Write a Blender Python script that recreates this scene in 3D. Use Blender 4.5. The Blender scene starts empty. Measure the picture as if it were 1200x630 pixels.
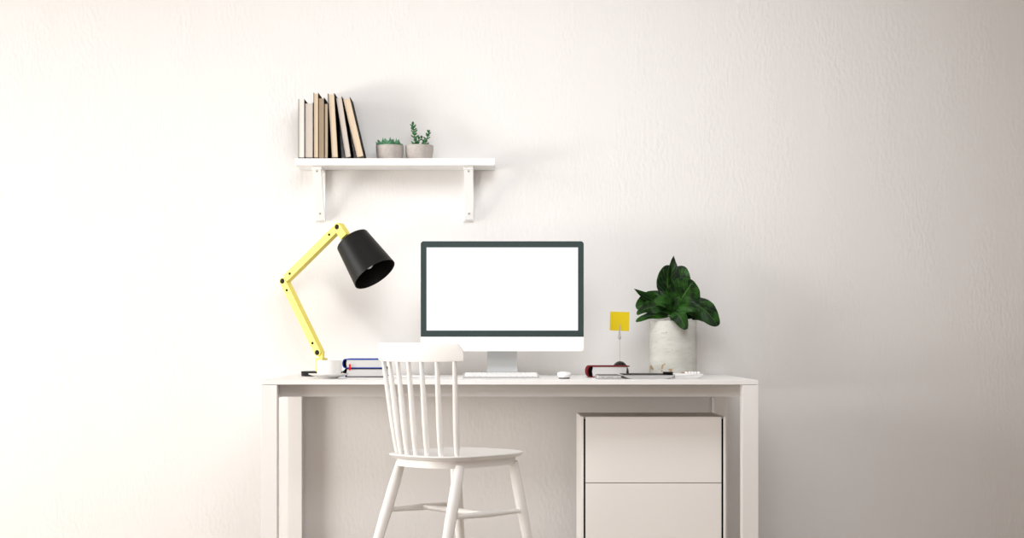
import bpy, bmesh, math, random
from mathutils import Vector, Matrix
random.seed(7)
PI = math.pi
scn = bpy.context.scene
COL = scn.collection

# ------------------------------------------------------------------ camera
CAM_Y, CAM_Z, F, CX, CY = -6.575, 0.887, 1836.0, 577.0, 395.0
cd = bpy.data.cameras.new('camera'); cam = bpy.data.objects.new('camera', cd); COL.objects.link(cam)
cam.location = (0, CAM_Y, CAM_Z); cam.rotation_euler = (PI / 2, 0, 0)
cd.sensor_width = 36; cd.lens = F * 36 / 1200
cd.shift_x = (600 - CX) / 1200; cd.shift_y = (CY - 315) / 1200
cd.clip_start = 0.05; cd.clip_end = 60
scn.camera = cam

def ppm(y): return F / (y - CAM_Y)
def X(px, y): return (px - CX) / ppm(y)
def Z(py, y): return CAM_Z - (py - CY) / ppm(y)
def P(px, py, y): return Vector((X(px, y), y, Z(py, y)))

# ------------------------------------------------------------------ materials
def mat(name, col, rough=0.5, spec=0.5, metal=0.0, coat=0.0):
    m = bpy.data.materials.new(name); m.use_nodes = True
    b = m.node_tree.nodes['Principled BSDF']
    b.inputs['Base Color'].default_value = (*col, 1)
    b.inputs['Roughness'].default_value = rough
    b.inputs['Specular IOR Level'].default_value = spec
    b.inputs['Metallic'].default_value = metal
    b.inputs['Coat Weight'].default_value = coat
    return m

def nodes(m):
    nt = m.node_tree
    return nt, nt.nodes, nt.links, nt.nodes['Principled BSDF']

def add_noise_color(m, c1, c2, scale=(1, 1, 1), ns=5.0, detail=6, lo=0.35, hi=0.65, rough=0.6):
    nt, N, L, b = nodes(m)
    tc = N.new('ShaderNodeTexCoord'); mp = N.new('ShaderNodeMapping'); mp.inputs['Scale'].default_value = scale
    no = N.new('ShaderNodeTexNoise'); no.inputs['Scale'].default_value = ns; no.inputs['Detail'].default_value = detail
    no.inputs['Roughness'].default_value = rough
    cr = N.new('ShaderNodeValToRGB'); cr.color_ramp.elements[0].position = lo; cr.color_ramp.elements[1].position = hi
    cr.color_ramp.elements[0].color = (*c1, 1); cr.color_ramp.elements[1].color = (*c2, 1)
    L.new(tc.outputs['Object'], mp.inputs['Vector']); L.new(mp.outputs[0], no.inputs['Vector'])
    L.new(no.outputs[0], cr.inputs[0]); L.new(cr.outputs[0], b.inputs['Base Color'])
    return mp, no, cr

def add_bump(m, scale, ns, dist, strength=1.0, detail=3):
    nt, N, L, b = nodes(m)
    tc = N.new('ShaderNodeTexCoord'); mp = N.new('ShaderNodeMapping'); mp.inputs['Scale'].default_value = scale
    no = N.new('ShaderNodeTexNoise'); no.inputs['Scale'].default_value = ns; no.inputs['Detail'].default_value = detail
    bp = N.new('ShaderNodeBump'); bp.inputs['Distance'].default_value = dist; bp.inputs['Strength'].default_value = strength
    L.new(tc.outputs['Object'], mp.inputs['Vector']); L.new(mp.outputs[0], no.inputs['Vector'])
    L.new(no.outputs[0], bp.inputs['Height']); L.new(bp.outputs[0], b.inputs['Normal'])
    return bp

M = {}
M['wall'] = mat('plaster', (0.80, 0.785, 0.772), 0.85, 0.2)
def plaster(m):
    nt, N, L, b = nodes(m)
    tc = N.new('ShaderNodeTexCoord'); mp = N.new('ShaderNodeMapping'); mp.inputs['Scale'].default_value = (1, 1, 0.42)
    n1 = N.new('ShaderNodeTexNoise'); n1.inputs['Scale'].default_value = 75; n1.inputs['Detail'].default_value = 3
    n2 = N.new('ShaderNodeTexNoise'); n2.inputs['Scale'].default_value = 4; n2.inputs['Detail'].default_value = 3
    cr = N.new('ShaderNodeMapRange'); cr.inputs[1].default_value = 0.35; cr.inputs[2].default_value = 0.65
    mu = N.new('ShaderNodeMath'); mu.operation = 'MULTIPLY'
    bp = N.new('ShaderNodeBump'); bp.inputs['Distance'].default_value = 0.0023; bp.inputs['Strength'].default_value = 1.0
    L.new(tc.outputs['Object'], mp.inputs['Vector'])
    for n in (n1, n2): L.new(mp.outputs[0], n.inputs['Vector'])
    L.new(n2.outputs[0], cr.inputs[0]); L.new(cr.outputs[0], mu.inputs[1]); L.new(n1.outputs[0], mu.inputs[0])
    L.new(mu.outputs[0], bp.inputs['Height']); L.new(bp.outputs[0], b.inputs['Normal'])
plaster(M['wall'])
M['side_wall'] = mat('side_plaster', (0.82, 0.80, 0.78), 0.85, 0.2)
M['ceiling'] = mat('ceiling_paint', (0.86, 0.85, 0.84), 0.9, 0.2)
M['floor'] = mat('oak_floor', (0.5, 0.4, 0.3), 0.5, 0.4)
add_noise_color(M['floor'], (0.46, 0.41, 0.36), (0.58, 0.53, 0.48), (1, 14, 1), 3)
M['desk'] = mat('desk_lacquer', (0.90, 0.885, 0.87), 0.38, 0.4)
M['apron'] = mat('apron_darker', (0.60, 0.575, 0.55), 0.5, 0.25)  # rails toned darker than the rest of the desk
M['cab_top'] = mat('cabinet_top_shaded', (0.58, 0.54, 0.50), 0.6, 0.15)  # shade from the desk above put into the panel colour
M['chair'] = mat('chair_paint', (0.92, 0.905, 0.88), 0.35, 0.45)
M['shelf'] = mat('shelf_paint', (0.93, 0.925, 0.91), 0.5, 0.3)
M['cab'] = mat('cabinet_lacquer', (0.90, 0.865, 0.83), 0.35, 0.4)
M['cab_edge'] = mat('cabinet_edge', (0.92, 0.89, 0.86), 0.35, 0.4)
M['black'] = mat('matte_black', (0.005, 0.005, 0.005), 0.5, 0.12)
M['shade'] = mat('shade_black', (0.007, 0.0066, 0.006), 0.45, 0.2)
M['dome'] = mat('glossy_black', (0.006, 0.006, 0.006), 0.25, 0.4)
M['gap'] = mat('gap_black', (0.004, 0.004, 0.004), 0.9, 0.0)
M['screw'] = mat('screw_steel', (0.30, 0.29, 0.28), 0.4, 0.5, 0.6)
M['bezel'] = mat('bezel_glass', (0.034, 0.054, 0.052), 0.5, 0.2)
M['alu'] = mat('aluminium', (0.90, 0.90, 0.90), 0.42, 0.5, 0.15)
M['alu_stand'] = mat('aluminium_stand', (0.56, 0.57, 0.57), 0.6, 0.3, 0.2)
M['silver'] = mat('silver_edge', (0.50, 0.50, 0.50), 0.45, 0.4, 0.4)
M['white_plastic'] = mat('white_plastic', (0.93, 0.93, 0.925), 0.35, 0.45)
M['dark_plastic'] = mat('dark_plastic', (0.03, 0.03, 0.03), 0.4, 0.4)
M['yellow'] = mat('yellow_lacquer', (0.90, 0.76, 0.17), 0.5, 0.25)
M['porcelain'] = mat('porcelain', (0.85, 0.835, 0.81), 0.22, 0.5, 0, 0.3)
M['coffee'] = mat('coffee', (0.05, 0.02, 0.01), 0.15, 0.5)
M['blue'] = mat('blue_cloth', (0.014, 0.06, 0.36), 0.7, 0.12)
M['light_blue'] = mat('light_blue_print', (0.01, 0.22, 0.60), 0.6, 0.3)
M['plum'] = mat('dark_plum_board', (0.015, 0.005, 0.014), 0.6, 0.3)
M['red'] = mat('red_cloth', (0.15, 0.004, 0.009), 0.7, 0.1)
M['bright_red'] = mat('red_ribbon', (0.75, 0.004, 0.006), 0.7, 0.1)
M['spine_white'] = mat('white_board', (0.8, 0.79, 0.78), 0.6, 0.3)
def paper(name, c, k=0.86):
    m = mat(name, c, 0.85, 0.15)
    add_noise_color(m, tuple(v * k for v in c), c, (380, 1, 1), 1.0, 2, 0.3, 0.7)
    return m
M['pages_white'] = paper('paper_white', (0.80, 0.79, 0.78))
M['pages_grey'] = paper('paper_grey', (0.66, 0.59, 0.53))
M['pages_cream'] = paper('paper_cream', (0.86, 0.82, 0.75))
M['pages_tan'] = paper('paper_tan', (0.76, 0.62, 0.46))
M['pages_brown'] = paper('paper_brown', (0.62, 0.48, 0.34))
def flat_paper(name, c):
    m = mat(name, c, 0.85, 0.15)
    add_noise_color(m, tuple(v * 0.9 for v in c), c, (1, 1, 420), 1.0, 2, 0.3, 0.7)
    return m
M['pages_flat'] = flat_paper('paper_stack', (0.64, 0.63, 0.62))
M['book_black'] = mat('book_black_cloth', (0.004, 0.0035, 0.0035), 0.7, 0.12)
M['note'] = mat('yellow_note', (0.74, 0.57, 0.02), 0.85, 0.1)
M['chrome'] = mat('clip_metal', (0.50, 0.48, 0.46), 0.4, 0.5, 0.4)
M['pot_grey'] = mat('grey_ceramic', (0.45, 0.41, 0.385), 0.75, 0.2)
add_noise_color(M['pot_grey'], (0.41, 0.37, 0.345), (0.49, 0.45, 0.42), (1, 1, 1), 60)
M['soil'] = mat('soil', (0.03, 0.022, 0.016), 0.95, 0.1); add_bump(M['soil'], (1, 1, 1), 180, 0.006)
M['gravel'] = mat('pot_gravel', (0.30, 0.10, 0.07), 0.95, 0.1)
add_noise_color(M['gravel'], (0.05, 0.03, 0.02), (0.34, 0.11, 0.08), (1, 1, 1), 160)
M['succ'] = mat('succulent_green', (0.06, 0.24, 0.12), 0.55, 0.3)
add_noise_color(M['succ'], (0.045, 0.17, 0.085), (0.16, 0.40, 0.22), (1, 1, 1), 30)
M['succ2'] = mat('jade_green', (0.03, 0.16, 0.05), 0.5, 0.35)
add_noise_color(M['succ2'], (0.02, 0.12, 0.045), (0.08, 0.27, 0.10), (1, 1, 1), 40)
M['stem'] = mat('plant_stem', (0.05, 0.10, 0.03), 0.7, 0.2)

def leaf_mat():
    m = mat('fig_leaf', (0.02, 0.09, 0.015), 0.42, 0.22)
    nt, N, L, b = nodes(m)
    at = N.new('ShaderNodeUVMap'); at.uv_map = 'leaf'
    sp = N.new('ShaderNodeSeparateXYZ'); L.new(at.outputs[0], sp.inputs[0])
    # side veins: stripes of  v*9 - |u|*3 ; midrib: |u| small
    ab = N.new('ShaderNodeMath'); ab.operation = 'ABSOLUTE'; L.new(sp.outputs[0], ab.inputs[0])
    a1 = N.new('ShaderNodeMath'); a1.operation = 'MULTIPLY_ADD'; a1.inputs[1].default_value = -2.4
    m9 = N.new('ShaderNodeMath'); m9.operation = 'MULTIPLY'; m9.inputs[1].default_value = 8.0
    L.new(sp.outputs[1], m9.inputs[0]); L.new(ab.outputs[0], a1.inputs[0]); L.new(m9.outputs[0], a1.inputs[2])
    fr = N.new('ShaderNodeMath'); fr.operation = 'PINGPONG'; fr.inputs[1].default_value = 0.5; L.new(a1.outputs[0], fr.inputs[0])
    v1 = N.new('ShaderNodeMapRange'); v1.inputs[1].default_value = 0.0; v1.inputs[2].default_value = 0.11
    v1.inputs[3].default_value = 1; v1.inputs[4].default_value = 0; L.new(fr.outputs[0], v1.inputs[0])
    v2 = N.new('ShaderNodeMapRange'); v2.inputs[1].default_value = 0.02; v2.inputs[2].default_value = 0.07
    v2.inputs[3].default_value = 1.6; v2.inputs[4].default_value = 0; L.new(ab.outputs[0], v2.inputs[0])
    mx = N.new('ShaderNodeMath'); mx.operation = 'MAXIMUM'; L.new(v1.outputs[0], mx.inputs[0]); L.new(v2.outputs[0], mx.inputs[1])
    no = N.new('ShaderNodeTexNoise'); no.inputs['Scale'].default_value = 24
    tc = N.new('ShaderNodeTexCoord'); L.new(tc.outputs['Object'], no.inputs['Vector'])
    cr = N.new('ShaderNodeValToRGB'); cr.color_ramp.elements[0].position = 0.42; cr.color_ramp.elements[1].position = 0.62
    cr.color_ramp.elements[0].color = (0.002, 0.014, 0.002, 1); cr.color_ramp.elements[1].color = (0.022, 0.092, 0.009, 1)
    L.new(no.outputs[0], cr.inputs[0])
    mi = N.new('ShaderNodeMix'); mi.data_type = 'RGBA'
    mi.inputs[7].default_value = (0.08, 0.20, 0.035, 1)
    ms = N.new('ShaderNodeMath'); ms.operation = 'MULTIPLY'; ms.inputs[1].default_value = 0.42; ms.use_clamp = True
    L.new(mx.outputs[0], ms.inputs[0]); L.new(ms.outputs[0], mi.inputs[0]); L.new(cr.outputs[0], mi.inputs[6])
    L.new(mi.outputs[2], b.inputs['Base Color'])
    bp = N.new('ShaderNodeBump'); bp.inputs['Distance'].default_value = 0.002; bp.invert = True
    L.new(mx.outputs[0], bp.inputs['Height']); L.new(bp.outputs[0], b.inputs['Normal'])
    return m
M['leaf'] = leaf_mat()

def concrete():
    m = mat('cast_concrete', (0.6, 0.6, 0.57), 0.75, 0.2)
    mp, no, cr = add_noise_color(m, (0.47, 0.47, 0.43), (0.63, 0.63, 0.59), (1, 1, 3), 9, 8, 0.3, 0.7)
    nt, N, L, b = nodes(m)
    tc = N.new('ShaderNodeTexCoord')
    # small chipped ochre spots near the foot, a few fine dark scratches
    n2 = N.new('ShaderNodeTexNoise'); n2.inputs['Scale'].default_value = 30; n2.inputs['Detail'].default_value = 3
    mo = N.new('ShaderNodeMapping'); mo.inputs['Location'].default_value = (0.13, 0.42, 0.31)
    L.new(tc.outputs['Object'], mo.inputs[0]); L.new(mo.outputs[0], n2.inputs['Vector'])
    sx = N.new('ShaderNodeSeparateXYZ'); L.new(tc.outputs['Object'], sx.inputs[0])
    zr = N.new('ShaderNodeMapRange'); zr.inputs[1].default_value = 0.012; zr.inputs[2].default_value = 0.075
    zr.inputs[3].default_value = 0.10; zr.inputs[4].default_value = -0.08; L.new(sx.outputs[2], zr.inputs[0])
    ad = N.new('ShaderNodeMath'); ad.operation = 'ADD'; L.new(n2.outputs[0], ad.inputs[0]); L.new(zr.outputs[0], ad.inputs[1])
    st = N.new('ShaderNodeMapRange'); st.inputs[1].default_value = 0.63; st.inputs[2].default_value = 0.65; L.new(ad.outputs[0], st.inputs[0])
    mi = N.new('ShaderNodeMix'); mi.data_type = 'RGBA'; mi.inputs[7].default_value = (0.40, 0.26, 0.13, 1)
    L.new(st.outputs[0], mi.inputs[0]); L.new(cr.outputs[0], mi.inputs[6])
    n3 = N.new('ShaderNodeTexNoise'); n3.inputs['Scale'].default_value = 55; n3.inputs['Detail'].default_value = 6
    mo3 = N.new('ShaderNodeMapping'); mo3.inputs['Scale'].default_value = (0.5, 0.5, 2.2)
    L.new(tc.outputs['Object'], mo3.inputs[0]); L.new(mo3.outputs[0], n3.inputs['Vector'])
    s3 = N.new('ShaderNodeMapRange'); s3.inputs[1].default_value = 0.60; s3.inputs[2].default_value = 0.75; s3.inputs[4].default_value = 0.55
    L.new(n3.outputs[0], s3.inputs[0])
    m3 = N.new('ShaderNodeMix'); m3.data_type = 'RGBA'; m3.inputs[7].default_value = (0.33, 0.31, 0.27, 1)
    L.new(s3.outputs[0], m3.inputs[0]); L.new(mi.outputs[2], m3.inputs[6])
    L.new(m3.outputs[2], b.inputs['Base Color'])
    return m
M['concrete'] = concrete()

def emis(name, c, s):
    m = mat(name, (0, 0, 0), 0.5)
    b = m.node_tree.nodes['Principled BSDF']
    b.inputs['Emission Color'].default_value = (*c, 1); b.inputs['Emission Strength'].default_value = s
    return m
M['screen'] = emis('lit_screen', (0.965, 0.985, 1.0), 1.0)
M['glass'] = mat('window_glass', (1, 1, 1), 0.0, 0.5)
M['glass'].node_tree.nodes['Principled BSDF'].inputs['Transmission Weight'].default_value = 1.0
M['glass'].node_tree.nodes['Principled BSDF'].inputs['IOR'].default_value = 1.02

# ------------------------------------------------------------------ mesh helpers
def BM(): return bmesh.new()

def xform(vs, mtx):
    for v in vs: v.co = mtx @ v.co

def box(bm, lo, hi, bev=0.0, mtx=None, seg=2):
    r = bmesh.ops.create_cube(bm, size=1.0)
    vs = r['verts']
    lo = Vector(lo); hi = Vector(hi); c = (lo + hi) / 2; d = hi - lo
    for v in vs: v.co = Vector((v.co.x * d.x, v.co.y * d.y, v.co.z * d.z)) + c
    if bev > 0:
        es = list({e for v in vs for e in v.link_edges})
        rb = bmesh.ops.bevel(bm, geom=es, offset=min(bev, min(d) * 0.45), segments=seg, profile=0.6, affect='EDGES')
        vs = list({v for v in vs if v.is_valid} | set(rb['verts']))
    if mtx is not None: xform(vs, mtx)
    return vs

def lathe(bm, prof, n=40, c=(0, 0, 0), mtx=None, cap=True):
    """prof: list of (r,z). closes poles where r==0"""
    rings = []; allv = []
    for r, z in prof:
        if r < 1e-6:
            v = bm.verts.new((0, 0, z)); rings.append([v]); allv.append(v)
        else:
            ring = [bm.verts.new((r * math.cos(2 * PI * i / n), r * math.sin(2 * PI * i / n), z)) for i in range(n)]
            rings.append(ring); allv += ring
    for a, b in zip(rings, rings[1:]):
        if len(a) == 1 and len(b) == 1: continue
        for i in range(n):
            j = (i + 1) % n
            if len(a) == 1: bm.faces.new((a[0], b[i], b[j]))
            elif len(b) == 1: bm.faces.new((a[i], b[0], a[j]))
            else: bm.faces.new((a[i], b[i], b[j], a[j]))
    T = Matrix.Translation(c)
    if mtx is not None: T = T @ mtx
    xform(allv, T)
    return allv

def align(d):
    d = Vector(d).normalized()
    return d.to_track_quat('Z', 'Y').to_matrix().to_4x4()

def rod(bm, a, b, radii, n=16, cap=True):
    """tapered rod from a to b; radii = [(t, r), ...]"""
    a = Vector(a); b = Vector(b); L = (b - a).length
    prof = [(0, 0)] if cap else []
    prof += [(r, t * L) for t, r in radii]
    if cap: prof += [(0, L)]
    return lathe(bm, prof, n, a, align(b - a))

def tube(bm, pts, r, n=8):
    pts = [Vector(p) for p in pts]
    rings = []
    up = Vector((0.13, 0.31, 0.94)).normalized()
    for i, p in enumerate(pts):
        t = (pts[min(i + 1, len(pts) - 1)] - pts[max(i - 1, 0)]).normalized()
        s = t.cross(up)
        if s.length < 1e-4: s = t.cross(Vector((1, 0, 0)))
        s.normalize(); u = s.cross(t)
        rr = r[i] if isinstance(r, (list, tuple)) else r
        rings.append([bm.verts.new(p + (s * math.cos(2 * PI * k / n) + u * math.sin(2 * PI * k / n)) * rr) for k in range(n)])
    for a, b in zip(rings, rings[1:]):
        for k in range(n):
            bm.faces.new((a[k], a[(k + 1) % n], b[(k + 1) % n], b[k]))
    bm.faces.new(rings[0][::-1]); bm.faces.new(rings[-1])

def prism(bm, outline, axis_lo, axis_hi, axis='y', mtx=None, bev=0.0, seg=2):
    """outline 2-D points extruded along an axis. 'y': outline=(x,z); 'x': (y,z); 'z': (x,y)"""
    def co(p, t):
        return {'y': (p[0], t, p[1]), 'x': (t, p[0], p[1]), 'z': (p[0], p[1], t)}[axis]
    a = [bm.verts.new(co(p, axis_lo)) for p in outline]
    b = [bm.verts.new(co(p, axis_hi)) for p in outline]
    fs = [bm.faces.new(a), bm.faces.new(b[::-1])]
    n = len(outline)
    for i in range(n):
        fs.append(bm.faces.new((a[i], b[i], b[(i + 1) % n], a[(i + 1) % n])))
    vs = a + b
    if bev:
        es = list({e for f in fs[:2] for e in f.edges})
        rb = bmesh.ops.bevel(bm, geom=es, offset=bev, segments=seg, profile=0.5, affect='EDGES')
        vs = list({v for v in vs if v.is_valid} | set(rb['verts']))
    if mtx is not None: xform(vs, mtx)
    return vs

ORI = {}
def root(name, loc, label, cat, group=None):
    o = bpy.data.objects.new(name, None); COL.objects.link(o)
    o.location = loc; o.empty_display_size = 0.05
    ORI[o.name] = Vector(loc)
    o['label'] = label; o['category'] = cat
    if group: o['group'] = group
    return o

def obj(name, bm, m, parent=None, smooth=True, label=None, origin=None, ang=35, wn=True):
    """links bm (written in world coordinates) as one mesh object"""
    o_ = Vector(origin) if origin is not None else Vector((0, 0, 0))
    if parent is not None:
        o_ = ORI[parent.name]
    bmesh.ops.recalc_face_normals(bm, faces=bm.faces)
    for v in bm.verts: v.co -= o_
    me = bpy.data.meshes.new(name); bm.to_mesh(me); bm.free()
    o = bpy.data.objects.new(name, me); COL.objects.link(o)
    me.materials.append(m)
    if smooth:
        for p in me.polygons: p.use_smooth = True
        try: me.set_sharp_from_angle(angle=math.radians(ang))
        except Exception: pass
    if smooth and wn:
        md = o.modifiers.new('weighted_normal', 'WEIGHTED_NORMAL'); md.keep_sharp = True; md.weight = 80
    if parent is not None:
        o.parent = parent; ORI[o.name] = o_
    else:
        o.location = o_; ORI[o.name] = o_
    if label: o['label'] = label
    return o

def struct(name, bm, m, parent=None):
    o = obj(name, bm, m, parent, smooth=False)
    if parent is None: o['kind'] = 'structure'
    return o

def tag(o, label, cat, group=None):
    o['label'] = label; o['category'] = cat
    if group: o['group'] = group

# ------------------------------------------------------------------ room
XL, XR, YF, ZC = -4.40, 4.20, -8.6, 2.95
b = BM(); box(b, (XL - 0.2, 0, -0.1), (XR + 0.2, 0.2, ZC + 0.1)); struct('wall_back', b, M['wall'])
b = BM(); box(b, (XL - 0.2, YF, -0.1), (XR + 0.2, 0, 0)); struct('floor', b, M['floor'])
b = BM(); box(b, (XL - 0.2, YF, ZC), (XR + 0.2, 0, ZC + 0.1)); struct('ceiling', b, M['ceiling'])
b = BM(); box(b, (XR, YF, 0), (XR + 0.2, 0, ZC)); struct('wall_right', b, M['side_wall'])
WY0, WY1, WZ0, WZ1 = -7.2, -0.25, 0.12, 2.80      # window opening in the left wall
b = BM()
box(b, (XL - 0.2, YF, 0), (XL, WY0, ZC)); box(b, (XL - 0.2, WY1, 0), (XL, 0, ZC))
box(b, (XL - 0.2, WY0, 0), (XL, WY1, WZ0)); box(b, (XL - 0.2, WY0, WZ1), (XL, WY1, ZC))
struct('wall_left', b, M['side_wall'])
b = BM(); t = 0.05
box(b, (XL - 0.14, WY0, WZ0), (XL - 0.08, WY1, WZ0 + t)); box(b, (XL - 0.14, WY0, WZ1 - t), (XL - 0.08, WY1, WZ1))
for yy in (WY0, WY1 - t):
    box(b, (XL - 0.14, yy, WZ0 + t), (XL - 0.08, yy + t, WZ1 - t))
w = struct('window_1', b, M['shelf'])

# ------------------------------------------------------------------ lights
def area(name, loc, target, sx, sy, power, col):
    l = bpy.data.lights.new(name, 'AREA'); l.shape = 'RECTANGLE'; l.size = sx; l.size_y = sy
    l.energy = power; l.color = col
    o = bpy.data.objects.new(name, l); COL.objects.link(o); o.location = loc
    o.rotation_euler = (Vector(target) - Vector(loc)).to_track_quat('-Z', 'Y').to_euler()
    return o
DAY = (0.95, 0.978, 1.0)
WARM = (1.0, 0.95, 0.88)
def spread(o, deg): o.data.spread = math.radians(deg)
area('window_daylight', (XL - 0.5, -1.2, 1.5), (0, -0.6, 1.5), 1.4, 2.4, 43, DAY)
spread(area('window_daylight_low', (XL - 0.5, -2.6, 0.7), (-1.0, 0, 0.8), 1.6, 1.0, 26, WARM), 80)
spread(area('front_fill', (-1.0, -8.3, 1.6), (-1.3, 0, 2.0), 2.5, 1.5, 5, DAY), 60)  # unseen fill added behind the camera to lift the back wall
area('outdoor_daylight', (XL - 3.5, -2.2, 2.0), (0, 0, 1.6), 3, 3, 29, DAY)
spread(area('outdoor_daylight_high', (XL - 3.5, -3.2, 2.6), (0.4, 0, 1.9), 3, 2, 15, DAY), 50)
spread(area('overhead_fill', (0.4, -2.2, 2.85), (0.2, 0, 1.2), 2.0, 1.2, 21, DAY), 110)  # unseen overhead fill, added to brighten the middle and right of the wall
spread(area('overhead_fill', (-0.3, -4.0, 2.85), (-0.3, 0, 1.4), 2.0, 1.2, 11, DAY), 80)  # second unseen overhead fill, added for the wall brightness
wd = bpy.data.worlds.new('world'); scn.world = wd; wd.use_nodes = True
bg = wd.node_tree.nodes['Background']; bg.inputs[0].default_value = (1.0, 0.75, 0.60, 1); bg.inputs[1].default_value = 0.50

# ------------------------------------------------------------------ desk
DT = 0.73                      # height of the desk top
YD0, YD1 = -0.82, -0.012       # front and back of the desk
XA, XB = X(306, YD0), X(888.8, YD0)
LW = 0.058
ZS = Z(450.4, YD0)             # underside of the top slab
desk = root('desk', ((XA + XB) / 2, -0.42, 0), 'long white desk with square legs against the plaster wall', 'desk')
b = BM(); box(b, (XA, YD0, ZS), (XB, YD1, DT), 0.0015); obj('desk_top', b, M['desk'], desk)
YB = YD1 - LW
for x0 in (XA, XB - LW):
    for y0 in (YD0, YB):
        b = BM(); box(b, (x0, y0, 0), (x0 + LW, y0 + LW, ZS - 0.0012), 0.0015); obj('leg', b, M['desk'], desk)
ZR = Z(466.4, YD0)
for x0 in (XA, XB - LW):
    b = BM(); box(b, (x0, YD0 + LW, ZR), (x0 + LW, YB, ZS - 0.0012), 0.001); obj('side_rail', b, M['desk'], desk)
ya = YD0 + LW + 0.002
b = BM(); box(b, (XA + LW, ya, Z(464.6, ya)), (XB - LW, ya + 0.02, ZS - 0.0012), 0.001); obj('apron', b, M['apron'], desk, label='darker toned front rail under the desk top')
b = BM(); box(b, (XA + LW, YB + 0.02, Z(464.6, ya)), (XB - LW, YB + 0.04, ZS - 0.0012), 0.001); obj('apron', b, M['apron'], desk, label='darker toned front rail under the desk top')

# ------------------------------------------------------------------ drawer cabinet
yc0 = -0.62; sc = 1.056
D = yc0 - CAM_Y
yc1 = CAM_Y + D * sc
xl, xr = X(681, yc0), X(850.6, yc0); zt = Z(488, yc0)
cab = root('drawer_cabinet', ((xl + xr) / 2, (yc0 + yc1) / 2, 0), 'white two drawer cabinet standing under the right end of the desk', 'cabinet')
pt = 0.0095
b = BM()
for a0, a1 in ((xl, xl + pt), (xr - pt, xr)):
    box(b, (a0, yc0, 0.02), (a1, yc1, zt), 0.0008)
box(b, (xl + pt, yc1 - 0.012, 0.02), (xr - pt, yc1, zt - 0.014))
box(b, (xl + pt, yc0 + 0.022, 0.02), (xr - pt, yc1 - 0.012, 0.034))
body = obj('body', b, M['cab_edge'], cab)
b = BM(); box(b, (xl + pt, yc0 + 0.0185, zt - 0.014), (xr - pt, yc1, zt - 0.0003), 0.0); obj('top_panel', b, M['cab_top'], cab, label='top panel darkened for the shade under the desk')
for a0 in (xl + pt, xr - pt - 0.0069):
    b = BM(); box(b, (a0, yc0 + 0.002, 0.036), (a0 + 0.0069, yc0 + 0.02, zt - 0.009)); obj('side_gap', b, M['gap'], cab, label='black shadow gap strip beside the drawers')
gp = 0.0070
zm = Z(565.5, yc0)
for z0, z1 in ((zm + 0.0012, zt - 0.0005), (0.036, zm - 0.0012)):
    b = BM(); box(b, (xl + pt + gp, yc0, z0), (xr - pt - gp, yc0 + 0.018, z1), 0.001); dr = obj('drawer', b, M['cab'], cab)
    b = BM(); box(b, (xl + pt + gp + 0.01, yc0 + 0.019, z0 + 0.02), (xr - pt - gp - 0.01, yc1 - 0.05, z1 - 0.05)); obj('drawer_box', b, M['cab'], dr)
b = BM(); box(b, (xl + pt + gp, yc0 + 0.0185, zm - 0.003), (xr - pt - gp, yc0 + 0.0186 + 0.003, zm + 0.003)); obj('divider', b, M['gap'], cab)
for xx in (xl + 0.03, xr - 0.03):
    for yy in (yc0 + 0.05, yc1 - 0.04):
        b = BM(); rod(b, (xx, yy, 0), (xx, yy, 0.021), [(0, 0.014), (1, 0.014)]); obj('foot', b, M['dark_plastic'], cab)

# ------------------------------------------------------------------ wall shelf
ysf = -0.19
sx0, sx1 = X(345.5, ysf), X(579.6, ysf)
zt_s, zb_s = Z(185.4, ysf), Z(193.4, ysf)
shelf = root('wall_shelf', ((sx0 + sx1) / 2, -0.095, zt_s), 'white wall shelf on two brackets above the desk', 'shelf')
b = BM(); box(b, (sx0, ysf, zb_s), (sx1, -0.0005, zt_s), 0.0015); obj('shelf_board', b, M['shelf'], shelf)
def bracket(px_top, px_bot):
    """timber bracket: a plate on the wall, one under the board and a sloping strut between them"""
    yf = -0.165
    xc = X(px_bot, -0.02); w_ = 0.040; x0, x1 = xc - w_ / 2, xc + w_ / 2
    zbot = Z(258.5, -0.02)
    b = BM()
    box(b, (x0, -0.018, zbot), (x1, -0.0005, zb_s), 0.001)
    box(b, (x0, yf, zb_s - 0.014), (x1, -0.018, zb_s), 0.001)
    # sloping strut, front top to wall bottom
    prism(b, [(yf + 0.002, zb_s - 0.012), (yf + 0.030, zb_s - 0.012), (-0.016, zbot + 0.032), (-0.024, zbot + 0.004)], x0 + 0.003, x1 - 0.003, 'x')
    o = obj('bracket', b, M['shelf'], shelf)
    for zz, y_ in ((Z(200.5, -0.15), None), (Z(250.3, -0.03), None)):
        t_ = (zz - (zbot + 0.004)) / ((zb_s - 0.012) - (zbot + 0.004))
        ys = -0.024 + t_ * (yf + 0.002 + 0.024)
        b = BM(); rod(b, (xc, ys + 0.004, zz), (xc, ys - 0.0025, zz), [(0, 0.0042), (0.8, 0.0042), (1, 0.003)]); obj('screw', b, M['screw'], o)
bracket(371, 375.6); bracket(548.5, 549.6)

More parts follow.
